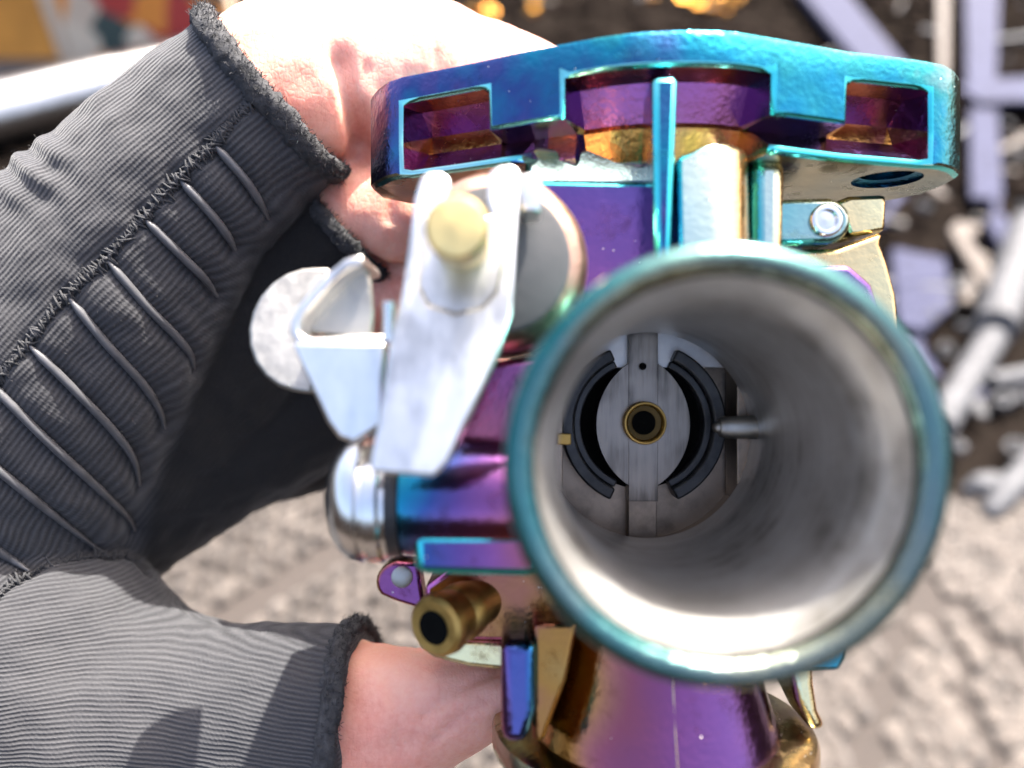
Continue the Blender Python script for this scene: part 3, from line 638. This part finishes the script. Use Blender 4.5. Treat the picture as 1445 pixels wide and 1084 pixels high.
# dome cap, block, hose barb on the lower left
DZ, DY = P(0, 702, 110).z, 110
dome = part('dome_cap', cb, revolve([(-26.3, 0.05), (-26.1, 2.6), (-25.3, 5.4), (-24.0, 7.6), (-22.4, 8.8), (-21.0, 9.1), (-20.6, 8.4), (-20.1, 8.3), (-19.8, 9.0), (-18.0, 9.1), (-17.6, 8.6), (-17.0, 8.5)], (0, DY, DZ), 'X', 56), M['chrome'], smooth=35, label='polished silver dome cap on a side stub')
part('seal_ring', cb, revolve([(-18.2, 6), (-18.0, 8.2), (-16.4, 8.4), (-15.4, 8.2), (-15.2, 6)], (0, DY, DZ), 'X', 48), M['oring'], smooth=40, sub=dome)
part('side_stub', cb, revolve([(-16.0, 2), (-15.8, 7.6), (-14.5, 8.2), (3, 8.4), (3.1, 3)], (0, DY, DZ), 'X', 48), M['ledge'], smooth=40)
part('side_ledge', cb, prism([(584, 757), (596, 752), (760, 752), (760, 816), (592, 812), (584, 800)], 103, 16), M['ledge'], smooth=30, bevel=1.4, seg=3, edge=M['edge_glint'], label='cyan and violet ledge below the side stub')
part('side_wall', cb, prism([(640, 520), (764, 500), (764, 800), (640, 800)], 112, 12), M['violet'], smooth=30, bevel=1.0)
nb0, nb1 = P(612, 886, 113), P(690, 840, 126)
ln = (nb1 - nb0).length
nz_ = part('hose_barb', cb, lathe_between(nb0, nb1, [(0.0, 2.5), (-0.1, 3.9), (0.5, 4.5), (2.2, 4.75), (2.6, 4.55), (4.2, 4.3), (5.4, 4.0), (5.8, 4.3), (7.4, 4.45), (9, 4.2), (10, 3.8), (ln, 3.9)], 36), M['brass'], smooth=35, label='aged brass hose barb with an open end')
tdir = (nb1 - nb0).normalized()
part('barb_hole', cb, lathe_between(nb0 - tdir * 0.14, nb1, [(0.0, 2.55), (0.04, 2.5), (0.05, 0.02)], 32), M['dark'], sub=nz_)
ear = [(590, 795)] + [(566 + 36 * math.cos(rad(a)), 822 - 30 * math.sin(rad(a))) for a in range(100, 230, 13)] + [(560, 850), (600, 862)]
part('ear_lug', cb, prism(ear, 124, 5), M['violet_bowl'], smooth=40, bevel=0.6)
rv = P(567, 815, 123.6)
part('ear_rivet', cb, revolve([(124.2, 1.75), (123.6, 1.7), (123.4, 1.4), (123.4, 0.02)], rv, n=24), M['zinc_rough'], smooth=40)
# lower casting and float bowl
part('lower_casting', cb, prism([(600, 828), (640, 800), (850, 800), (850, 925), (706, 905), (600, 903)], 122, 24), M['orange'], smooth=30, bevel=0.7, edge=M['edge_pink'], label='orange and magenta lower casting')
part('lower_lip', cb, prism([(588, 900), (715, 905), (720, 948), (660, 942), (612, 930), (590, 915)], 122.5, 22), M['gold'], smooth=30, bevel=0.9)
part('bowl_rib', cb, prism([(706, 907), (756, 907), (758, 1005), (744, 1052), (708, 1050)], 113, 12), M['blue'], smooth=40, bevel=1.6, seg=4, label='deep blue upright rib of the float bowl')
part('rib_web', cb, prism([(752, 880), (815, 880), (800, 960), (768, 1048), (752, 1050)], 115.5, 14), M['orange'], smooth=40, bevel=1.8, seg=4)
BX, BY = 23.6, 130
bowl = part('float_bowl', cb, revolve([(-32, 15.2), (-38, 15.7), (-45, 16.9), (-51, 18.6), (-55.5, 20.2), (-58, 21.0), (-70, 21.0), (-72, 19), (-72, 0.1)], (BX, BY, 0), 'Z', 96), M['violet_bowl'], smooth=50, label='purple flared float bowl')
part('bowl_rim', cb, revolve([(-56.4, 20.0), (-56.8, 25.5), (-57.3, 26.6), (-58.2, 27.0), (-60.4, 27.0), (-61.2, 26.4), (-61.4, 20)], (BX, BY + 2, 0), 'Z', 96), M['bronze'], smooth=40, bevel=0.0)
part('seam', cb, tube([(BX, 114.1, -40, 0.09), (BX, 113.0, -45.5, 0.09), (BX, 111.35, -51.3, 0.09), (BX, 109.7, -55.6, 0.09), (BX, 109.0, -58, 0.09)], 8, sub=4), M['gold'], smooth=60, sub=bowl)
part('bowl_cheek', cb, prism([(1112, 925), (1150, 925), (1150, 965), (1156, 1005), (1168, 1030), (1146, 1034), (1124, 990)], 125, 10), M['gold'], smooth=40, bevel=1.6, seg=4)
part('body_corner', cb, prism([(1120, 900), (1200, 905), (1196, 930), (1185, 948), (1120, 952)], 120, 18), M['teal'], smooth=30, bevel=0.8)

# ------------------------------------------------------------------ the hand and its glove
def blob(tubes, voxel, smooth_it):
    v, f = merge(*tubes)
    ob = bpy.data.objects.new('tmp', raw(v, f)); C.objects.link(ob)
    r = ob.modifiers.new('r', 'REMESH'); r.mode = 'VOXEL'; r.voxel_size = voxel
    s = ob.modifiers.new('s', 'SMOOTH'); s.factor = 0.5; s.iterations = smooth_it
    bpy.context.view_layer.update()
    me = bpy.data.meshes.new_from_object(ob.evaluated_get(bpy.context.evaluated_depsgraph_get()))
    bpy.data.objects.remove(ob); return me
def ch(*pts, k=1.0, dr=0.0):        # (px, py, depth, radius in px) -> x, y, z, r
    return [(*P(x, y, d), r * d / F * k + dr) for x, y, d, r in pts]
IDX = [(392, 132, 150, 136), (320, 195, 151, 142), (240, 272, 152, 156), (130, 415, 157, 205), (10, 560, 163, 255), (-130, 700, 170, 285)]
THB = [(512, 1030, 148, 148), (420, 1034, 149, 150), (300, 1042, 152, 162), (160, 1030, 156, 200), (20, 960, 160, 235), (-130, 860, 166, 265)]
MID_ = [(492, 312, 166, 96), (430, 365, 168, 104), (340, 470, 172, 120), (200, 600, 176, 150), (0, 700, 180, 200)]
RNG_ = [(560, 520, 186, 92), (470, 545, 186, 100), (380, 585, 184, 112), (250, 640, 182, 130), (60, 720, 180, 180)]
LIT = [(560, 600, 200, 60), (450, 620, 198, 70), (330, 650, 194, 80), (150, 700, 190, 120)]
gl_t = [tube(ch(*IDX), 40, 0.86, dome=(False, True)), tube(ch(*THB), 40, 0.9, dome=(False, True)), tube(ch(*MID_), 32, 0.9, dome=(False, True)),
        tube(ch(*RNG_), 32, 0.9, dome=(False, True)), tube(ch(*LIT), 28, 0.9, dome=(True, True))]
gme = blob(gl_t, 0.85, 9)
IDXS = IDX[:1] + []
sk_t = [tube(ch((840, 165, 172, 62), (760, 150, 171, 82), (660, 125, 168, 98), (560, 100, 164, 108), (480, 92, 158, 114), (420, 118, 153, 120), (330, 190, 152, 124), (130, 415, 158, 180), (0, 560, 166, 220)), 36, 0.9),
        tube(ch((600, 215, 160, 48), (548, 196, 160, 54), (510, 150, 158, 60), (470, 120, 157, 70)), 28, 0.9),          # pad of the bent index joint
        tube(ch((690, 330, 172, 62), (620, 320, 168, 74), (555, 305, 165, 82), (500, 305, 166, 86), (430, 365, 168, 92), (340, 470, 172, 104), (200, 600, 176, 135), (0, 700, 182, 160)), 32, 0.9),
        tube(ch((640, 420, 172, 46), (590, 415, 170, 56), (545, 415, 170, 52), (520, 440, 174, 50)), 24, 0.9),
        tube(ch((650, 505, 188, 70), (560, 520, 186, 80), (470, 545, 186, 88), (380, 585, 184, 98), (60, 720, 182, 150)), 28, 0.9),
        tube(ch((620, 590, 202, 50), (560, 600, 200, 54), (330, 650, 194, 70), (100, 720, 190, 100)), 24, 0.9),
        tube(ch((712, 985, 139, 42), (680, 992, 140, 55), (630, 1000, 142, 74), (570, 1012, 145, 104), (515, 1030, 148, 130), (420, 1036, 150, 134), (300, 1042, 153, 145), (100, 1000, 158, 190), (-60, 900, 166, 220)), 36, 0.9)]
hme = blob(sk_t, 0.9, 8)

# skin
m, n, l, b = mat('skin')
oc = objco(n)
a1 = noise_(n, l, 90, 3, 0.5, oc); a2 = noise_(n, l, 1400, 4, 0.6, oc)
l.new(ramp(n, l, math_(n, l, 'MULTIPLY_ADD', a2, 0.25, math_(n, l, 'MULTIPLY', a1, 0.75)), [(0.35, (0.62, 0.22, 0.155)), (0.52, (0.72, 0.34, 0.25)), (0.7, (0.75, 0.41, 0.31))]), b.inputs['Base Color'])
b.inputs['Subsurface Weight'].default_value = 0.55; b.inputs['Subsurface Radius'].default_value = (1.0, 0.35, 0.2); b.inputs['Subsurface Scale'].default_value = 0.0035
b.inputs['Roughness'].default_value = 0.48
wv = nd(n, 'ShaderNodeTexVoronoi', feature='DISTANCE_TO_EDGE'); wv.inputs['Scale'].default_value = 1100; l.new(oc, wv.inputs['Vector'])
lw = noise_(n, l, 260, 4, 0.6, objco(n, (3, 1, 0.6), l), 0.8)
h = math_(n, l, 'MULTIPLY_ADD', a2, 0.6, math_(n, l, 'MINIMUM', wv.outputs['Distance'], 0.2)); h = math_(n, l, 'MULTIPLY_ADD', lw, 1.2, h)
bump(n, l, b, h, 0.35, 0.0003)
M['skin'] = m

HB = Vector((-40, 160, -60))
def to_frame(me):
    me.transform(Matrix.Scale(S, 4) @ Matrix.Translation(-HB)); return me
hv = [v.co.copy() for v in hme.vertices]
# wrinkles over the finger joints and the thumb's crease
hn = [v.normal.copy() for v in hme.vertices]
hb = BVHTree.FromPolygons(hv, [tuple(p.vertices) for p in hme.polygons])
crease = np.zeros(len(hv)); ha = np.array([p[:] for p in hv])
for line, dep, wd in (([(484, 88), (494, 130), (503, 168), (508, 208)], 2.6, 2.4), ([(520, 95), (512, 140), (516, 190)], 0.8, 1.2), ([(448, 60), (462, 110), (470, 150)], 0.5, 0.9),
                      ([(600, 1010), (640, 975), (672, 958), (706, 948)], 0.9, 1.0), ([(610, 1050), (650, 1010), (690, 985)], 0.5, 0.8), ([(552, 960), (560, 1010), (556, 1060)], 0.35, 1.2), ([(575, 950), (584, 1000), (582, 1050)], 0.3, 1.0),
                      ([(545, 235), (552, 270), (550, 310)], 0.7, 1.0), ([(528, 370), (545, 378), (562, 380)], 1.8, 1.8), ([(600, 30), (612, 60), (616, 90)], 0.4, 0.9), ([(640, 38), (650, 64), (652, 90)], 0.4, 0.9)):
    for a in catmull(line, 12):
        r_ = hb.ray_cast(Vector((0, 0, 0)), P(a[0], a[1], 1.0).normalized())
        if r_[0] is not None:
            e_ = dep * np.exp(-((ha - np.array(r_[0][:])) ** 2).sum(1) / wd ** 2); crease = np.maximum(crease, e_)
hv = [p + q * (noise.noise(p * 0.16) * 0.6 + noise.noise(p * 0.5) * 0.14 - c_) for p, q, c_ in zip(hv, hn, crease.tolist())]
hme.vertices.foreach_set('co', np.array([p[:] for p in hv]).ravel())
hand = link('hand', to_frame(hme), None, M['skin'], smooth=180)
hand.location = CAM + ROT.to_3x3() @ (HB * S); hand.rotation_euler = (rad(-PITCH), 0, 0)
hand['label'] = 'bare fingertips and thumb of a left hand in a black fingerless glove gripping the carburetor'
hand['category'] = 'hand'

# glove: raised piping lines found on its surface, fabric puckered between them
bvh = BVHTree.FromPolygons([v.co for v in gme.vertices], [tuple(p.vertices) for p in gme.polygons])
def hit(px, py):
    d = P(px, py, 1.0).normalized(); r = bvh.ray_cast(Vector((0, 0, 0)), d)
    return (r[0], r[1]) if r[0] is not None else None
def curve_on(pxs, sub=10, lift=0.1):
    out = []
    for a in catmull(pxs, sub):
        h_ = hit(a[0], a[1])
        if h_: out.append(h_[0] + h_[1] * lift)
    return out
PIPES = [[(305, 207), (345, 253), (366, 285), (378, 308)], [(255, 255), (300, 305), (322, 335), (331, 352)], [(205, 310), (255, 360), (288, 393), (306, 418)],
         [(152, 368), (205, 430), (248, 474), (268, 500), (273, 520)], [(97, 420), (150, 485), (200, 540), (224, 578), (232, 604)],
         [(42, 488), (100, 545), (160, 608), (188, 648), (196, 684)], [(-30, 525), (0, 555), (70, 625), (140, 690), (178, 728), (190, 748)],
         [(-40, 632), (0, 665), (70, 722), (148, 783)], [(-60, 735), (0, 778), (40, 806)]]
pipes3 = [curve_on(p) for p in PIPES]
SEAM = [(378, 118), (350, 150), (322, 180), (300, 205), (252, 252), (203, 308), (150, 366), (95, 418), (40, 486), (-10, 545), (-60, 610)]
seam3 = curve_on(SEAM, 14, 0.2)
TSEAM = [(-40, 870), (0, 836), (45, 808), (100, 790), (150, 785), (186, 790), (205, 812)]
tseam3 = curve_on(TSEAM, 12, 0.1)
gv = np.array([v.co[:] for v in gme.vertices]); gn = np.array([v.normal[:] for v in gme.vertices])
def mind(pts, line):
    L = np.array([p[:] for p in line]); out = np.full(len(pts), 1e9)
    for a in L: out = np.minimum(out, ((pts - a) ** 2).sum(1))
    return np.sqrt(out)
dp = np.full(len(gv), 1e9)
for q in pipes3: dp = np.minimum(dp, mind(gv, q))
ds = np.minimum(mind(gv, seam3), 1e9); dts = mind(gv, tseam3)
disp = np.where(dp < 14, 0.85 * (1 - np.exp(-(dp / 2.6) ** 2)) * np.exp(-(dp / 9.0) ** 2) - 0.55 * np.exp(-(dp / 1.3) ** 2), 0)
disp -= 0.45 * np.exp(-(ds / 1.2) ** 2) + 0.7 * np.exp(-(dts / 1.4) ** 2)
# folds where the finger bends, and loose wrinkles
ax_i = np.array([0.72, 0.0, 0.69]); ax_i /= np.linalg.norm(ax_i); nr_i = np.array([-ax_i[2], 0, ax_i[0]])
ci = np.array(P(240, 272, 152)[:])
s_i = (gv - ci) @ ax_i; q_i = (gv - ci) @ nr_i
fold = np.exp(-((s_i + 13) / 7.0) ** 2) * np.clip((q_i - 1) / 9, 0, 1) * np.sin((s_i + 0.25 * q_i) * 2 * math.pi / 5.6)
disp += 0.6 * fold
wr = np.array([noise.noise(Vector(p) * 0.11) * 0.9 + noise.noise(Vector(p) * 0.27) * 0.35 for p in gv])
disp += wr
gv2 = gv + gn * disp[:, None]
gme.vertices.foreach_set('co', gv2.ravel())
# knit coordinates: distance across the ribs, along them, and which panel
at = np.array(P(300, 1042, 152)[:]); ax_t = np.array([1.0, 0.0, -0.10]); ax_t /= np.linalg.norm(ax_t); nr_t = np.array([-ax_t[2], 0, ax_t[0]])
s_t = (gv - at) @ ax_t; q_t = (gv - at) @ nr_t
qi = q_i + 0.0016 * s_i ** 2 + 0.3 * wr
qt = q_t - 0.0030 * (s_t - 10) ** 2 * np.sign(-1) * 0 + 0.0022 * np.minimum(s_t, 0) ** 2 + 0.3 * wr
pjx = gv[:, 0] / gv[:, 1] * F + 722.5; pjy = 542 - gv[:, 2] / gv[:, 1] * F
bl = np.interp(pjx, [t[0] for t in TSEAM], [t[1] for t in TSEAM])
pan = np.clip((pjy - bl) / 8.0 + 0.5, 0, 1)
LOWX = [(475, 245), (430, 268), (368, 332), (335, 395), (310, 440), (280, 520), (245, 600), (210, 690), (196, 760), (190, 800)]
lx = np.interp(pjy, [t[1] for t in LOWX], [t[0] for t in LOWX])
palm = np.clip((pjx - lx) / 26.0 + 0.3, 0, 1) * (pjy < 805) * (pjy > 235)
for nm, arr in (('palm', palm), ('across_index', qi), ('across_thumb', qt), ('along_index', s_i), ('panel', pan)):
    at_ = gme.attributes.new(nm, 'FLOAT', 'POINT'); at_.data.foreach_set('value', arr.astype(np.float32))
m, n, l, b = mat('ribbed_glove_fabric')
def attr(nm): x = n.new('ShaderNodeAttribute'); x.attribute_name = nm; return x.outputs['Fac']
oc = objco(n)
wob = math_(n, l, 'MULTIPLY', math_(n, l, 'SUBTRACT', noise_(n, l, 110, 3, 0.5, oc), 0.5), 1.3)
def ribs(a, pitch):
    x = math_(n, l, 'ADD', attr(a), wob)
    return math_(n, l, 'SINE', math_(n, l, 'MULTIPLY', x, 2 * math.pi / pitch))
r1 = ribs('across_index', 0.92); r2 = ribs('across_thumb', 0.72)
mx = nd(n, 'ShaderNodeMix', data_type='FLOAT'); l.new(attr('panel'), mx.inputs[0]); l.new(r1, mx.inputs[2]); l.new(r2, mx.inputs[3])
rmod = math_(n, l, 'MULTIPLY_ADD', noise_(n, l, 500, 3, 0.6, oc), 0.9, 0.0)
rib = math_(n, l, 'MULTIPLY_ADD', mx.outputs[0], rmod, 0.5)
cross = math_(n, l, 'MULTIPLY_ADD', math_(n, l, 'SINE', math_(n, l, 'MULTIPLY', attr('along_index'), 2 * math.pi / 0.62)), 0.5, 0.5)
fz = noise_(n, l, 2600, 4, 0.7, oc); mott = noise_(n, l, 60, 4, 0.6, oc)
hgt = math_(n, l, 'MULTIPLY_ADD', cross, 0.18, rib); hgt = math_(n, l, 'MULTIPLY', hgt, math_(n, l, 'MULTIPLY_ADD', attr('palm'), -0.85, 1.0)); hgt = math_(n, l, 'MULTIPLY_ADD', fz, 0.8, hgt)
cf = math_(n, l, 'MULTIPLY_ADD', rib, 0.55, math_(n, l, 'MULTIPLY', fz, 0.35)); cf = math_(n, l, 'MULTIPLY_ADD', mott, 0.2, cf)
kc = ramp(n, l, cf, [(0.2, (0.019, 0.019, 0.021)), (0.5, (0.032, 0.032, 0.035)), (0.9, (0.052, 0.0515, 0.055))])  # colour carries highlights on rib crests and shade in the valleys
pm = nd(n, 'ShaderNodeMix', data_type='RGBA'); l.new(attr('palm'), pm.inputs[0]); l.new(kc, pm.inputs[6])
l.new(ramp(n, l, fz, [(0.3, (0.0035, 0.0035, 0.004)), (0.75, (0.010, 0.0095, 0.0095))]), pm.inputs[7]); l.new(pm.outputs[2], b.inputs['Base Color'])
b.inputs['Roughness'].default_value = 0.85; b.inputs['Sheen Weight'].default_value = 0.12; b.inputs['Sheen Roughness'].default_value = 0.5
b.inputs['Specular IOR Level'].default_value = 0.25
bump(n, l, b, hgt, 0.6, 0.00020)
M['knit'] = m
M['pipe'] = plain('grey_rubber_piping', (0.062, 0.062, 0.066), 0.45, 500, 0.25, 0.2, 0.0003)
M['thread'] = plain('black_thread', (0.028, 0.028, 0.030), 0.9, 900, 0.5, 0.5, 0.0005)
M['fray'] = plain('frayed_black_cloth', (0.030, 0.030, 0.032), 0.95, 900, 0.6, 0.8, 0.0006)
glove = link('glove', to_frame(gme), hand, M['knit'], smooth=180)
glove['label'] = 'black ribbed fingerless glove with grey raised piping'
class HT: pass
ht = HT(); ht.base = HB; ht.frame = True; ht.o = hand
for q in pipes3:
    if len(q) < 4: continue
    npt = len(q); pts = []
    for i, p in enumerate(q):
        t = i / (npt - 1); r = 0.80 * min(1, 0.35 + t * 9) * (1.0 if t < 0.6 else 1 - 0.6 * (t - 0.6) / 0.4)
        pts.append((*p, r))
    part('piping', ht, tube(pts, 8, sub=1), M['pipe'], smooth=80, sub=glove)
# stitched seams: many short crossing threads
def stitches(line, width, r, step):
    out = []; L = [Vector(p) for p in line]
    for i in range(1, len(L) - 1):
        t = (L[i + 1] - L[i - 1]).normalized(); nn = -L[i].normalized(); s = t.cross(nn).normalized()
        for k_ in range(step):
            c_ = L[i] + (L[i + 1] - L[i]) * (k_ / step) + nn * 0.15; w = width * random.uniform(0.6, 1.15); sg = 1 if (i + k_) % 2 else -1
            a = c_ - s * w + t * (0.5 * sg) - nn * 0.3; e = c_ + s * w - t * (0.5 * sg) - nn * 0.3
            a += Vector((random.gauss(0, .45), 0, random.gauss(0, .45))); e += Vector((random.gauss(0, .45), 0, random.gauss(0, .45)))
            out.append(tube([(*a, r * 0.7), (*(c_ + nn * random.uniform(0, 0.5)), r), (*e, r * 0.7)], 5, sub=2))
    return merge(*out)
o = part('seam', ht, stitches(seam3, 1.0, 0.26, 2), M['thread'], smooth=80, sub=glove)
o = part('thumb_seam', ht, stitches(tseam3, 0.8, 0.24, 1), M['thread'], smooth=80, sub=glove)
# torn, rolled edges where the finger sleeves were cut off
def cuff(c_, axis, ref, ra, rb, thick, nseg=120, seed=0):
    axis = Vector(axis).normalized(); u = (Vector(ref) - axis * Vector(ref).dot(axis)).normalized(); w = axis.cross(u)
    rs = []; fib = []
    for i in range(nseg):
        a = 2 * math.pi * i / nseg; d = u * math.cos(a) * ra + w * math.sin(a) * rb
        dn = d.normalized(); p = Vector(c_) + d + axis * (0.9 * noise.noise(Vector((math.cos(a) * 2, math.sin(a) * 2, seed))))
        ring = []
        for k_ in range(12):
            b_ = 2 * math.pi * k_ / 12
            q = p + dn * (math.cos(b_) * thick * 0.75) + axis * (math.sin(b_) * thick)
            nn = noise.noise(q * 0.8) * 0.5 + noise.noise(q * 2.3) * 0.35
            ring.append(q + (q - p) * nn * 0.75)
        rs.append(ring)
        for k_ in range(16):
            b_ = random.uniform(-0.6, 2.4); q = p + dn * (math.cos(b_) * thick * 0.7) + axis * (math.sin(b_) * thick * 0.9) + d * random.uniform(-0.01, 0.01)
            dr = (dn * random.gauss(0.6, 0.6) + axis * random.gauss(0.5, 0.6) + Vector((random.gauss(0, .6), random.gauss(0, .6), random.gauss(0, .6)))).normalized() * random.uniform(0.5, 1.5)
            md = q + dr * 0.5 + Vector((random.gauss(0, .2), random.gauss(0, .2), random.gauss(0, .2)))
            fib.append(tube([(*q, 0.075), (*md, 0.06), (*(q + dr), 0.035)], 3, sub=1, dome=(False, False)))
    return rings(rs, False, True), merge(*fib)
def axis_of(chn): a = P(*chn[0][:3]); b_ = P(*chn[1][:3]); return (a - b_).normalized()
for chn, th, tt in ((IDX, 2.3, 1), (THB, 2.0, 2), (MID_, 1.8, 3)):
    c_ = P(*chn[0][:3]); a_ = axis_of(chn); r_ = chn[0][3] * chn[0][2] / F
    up = Vector((0, 1, 0)).cross(a_)
    e, fb = cuff(c_ - a_ * 1.2, a_, up, r_ * 0.985, r_ * 0.88, th, seed=tt)
    e = part('frayed_edge', ht, e, M['fray'], smooth=80, sub=glove)
    x = part('loose_fibers', ht, fb, M['fray'], smooth=0, sub=glove); x['kind'] = 'stuff'
# lint and fuzz standing off the cloth
gco = np.array([v.co[:] for v in glove.data.vertices]) / S + np.array(HB[:]); gno = np.array([v.normal[:] for v in glove.data.vertices])
vis = np.where(gno[:, 1] < 0.55)[0]
fz_ = []
for i in RNG.choice(vis, 7000):
    p = Vector(gco[i]) + Vector(RNG.normal(0, 0.3, 3)); nn = Vector(gno[i]); t = Vector(RNG.normal(0, 1, 3)).normalized()
    L_ = random.uniform(0.25, 0.8); fz_.append(([p, p + t * 0.07, p + nn * L_ * 0.7 + t * L_ * 0.8], [(0, 1, 2)]))
o = part('fuzz', ht, merge(*fz_), plain('lint', (0.16, 0.155, 0.15), 0.9), smooth=0, sub=glove); o['kind'] = 'stuff'
o['label'] = 'fine grey lint on the glove'
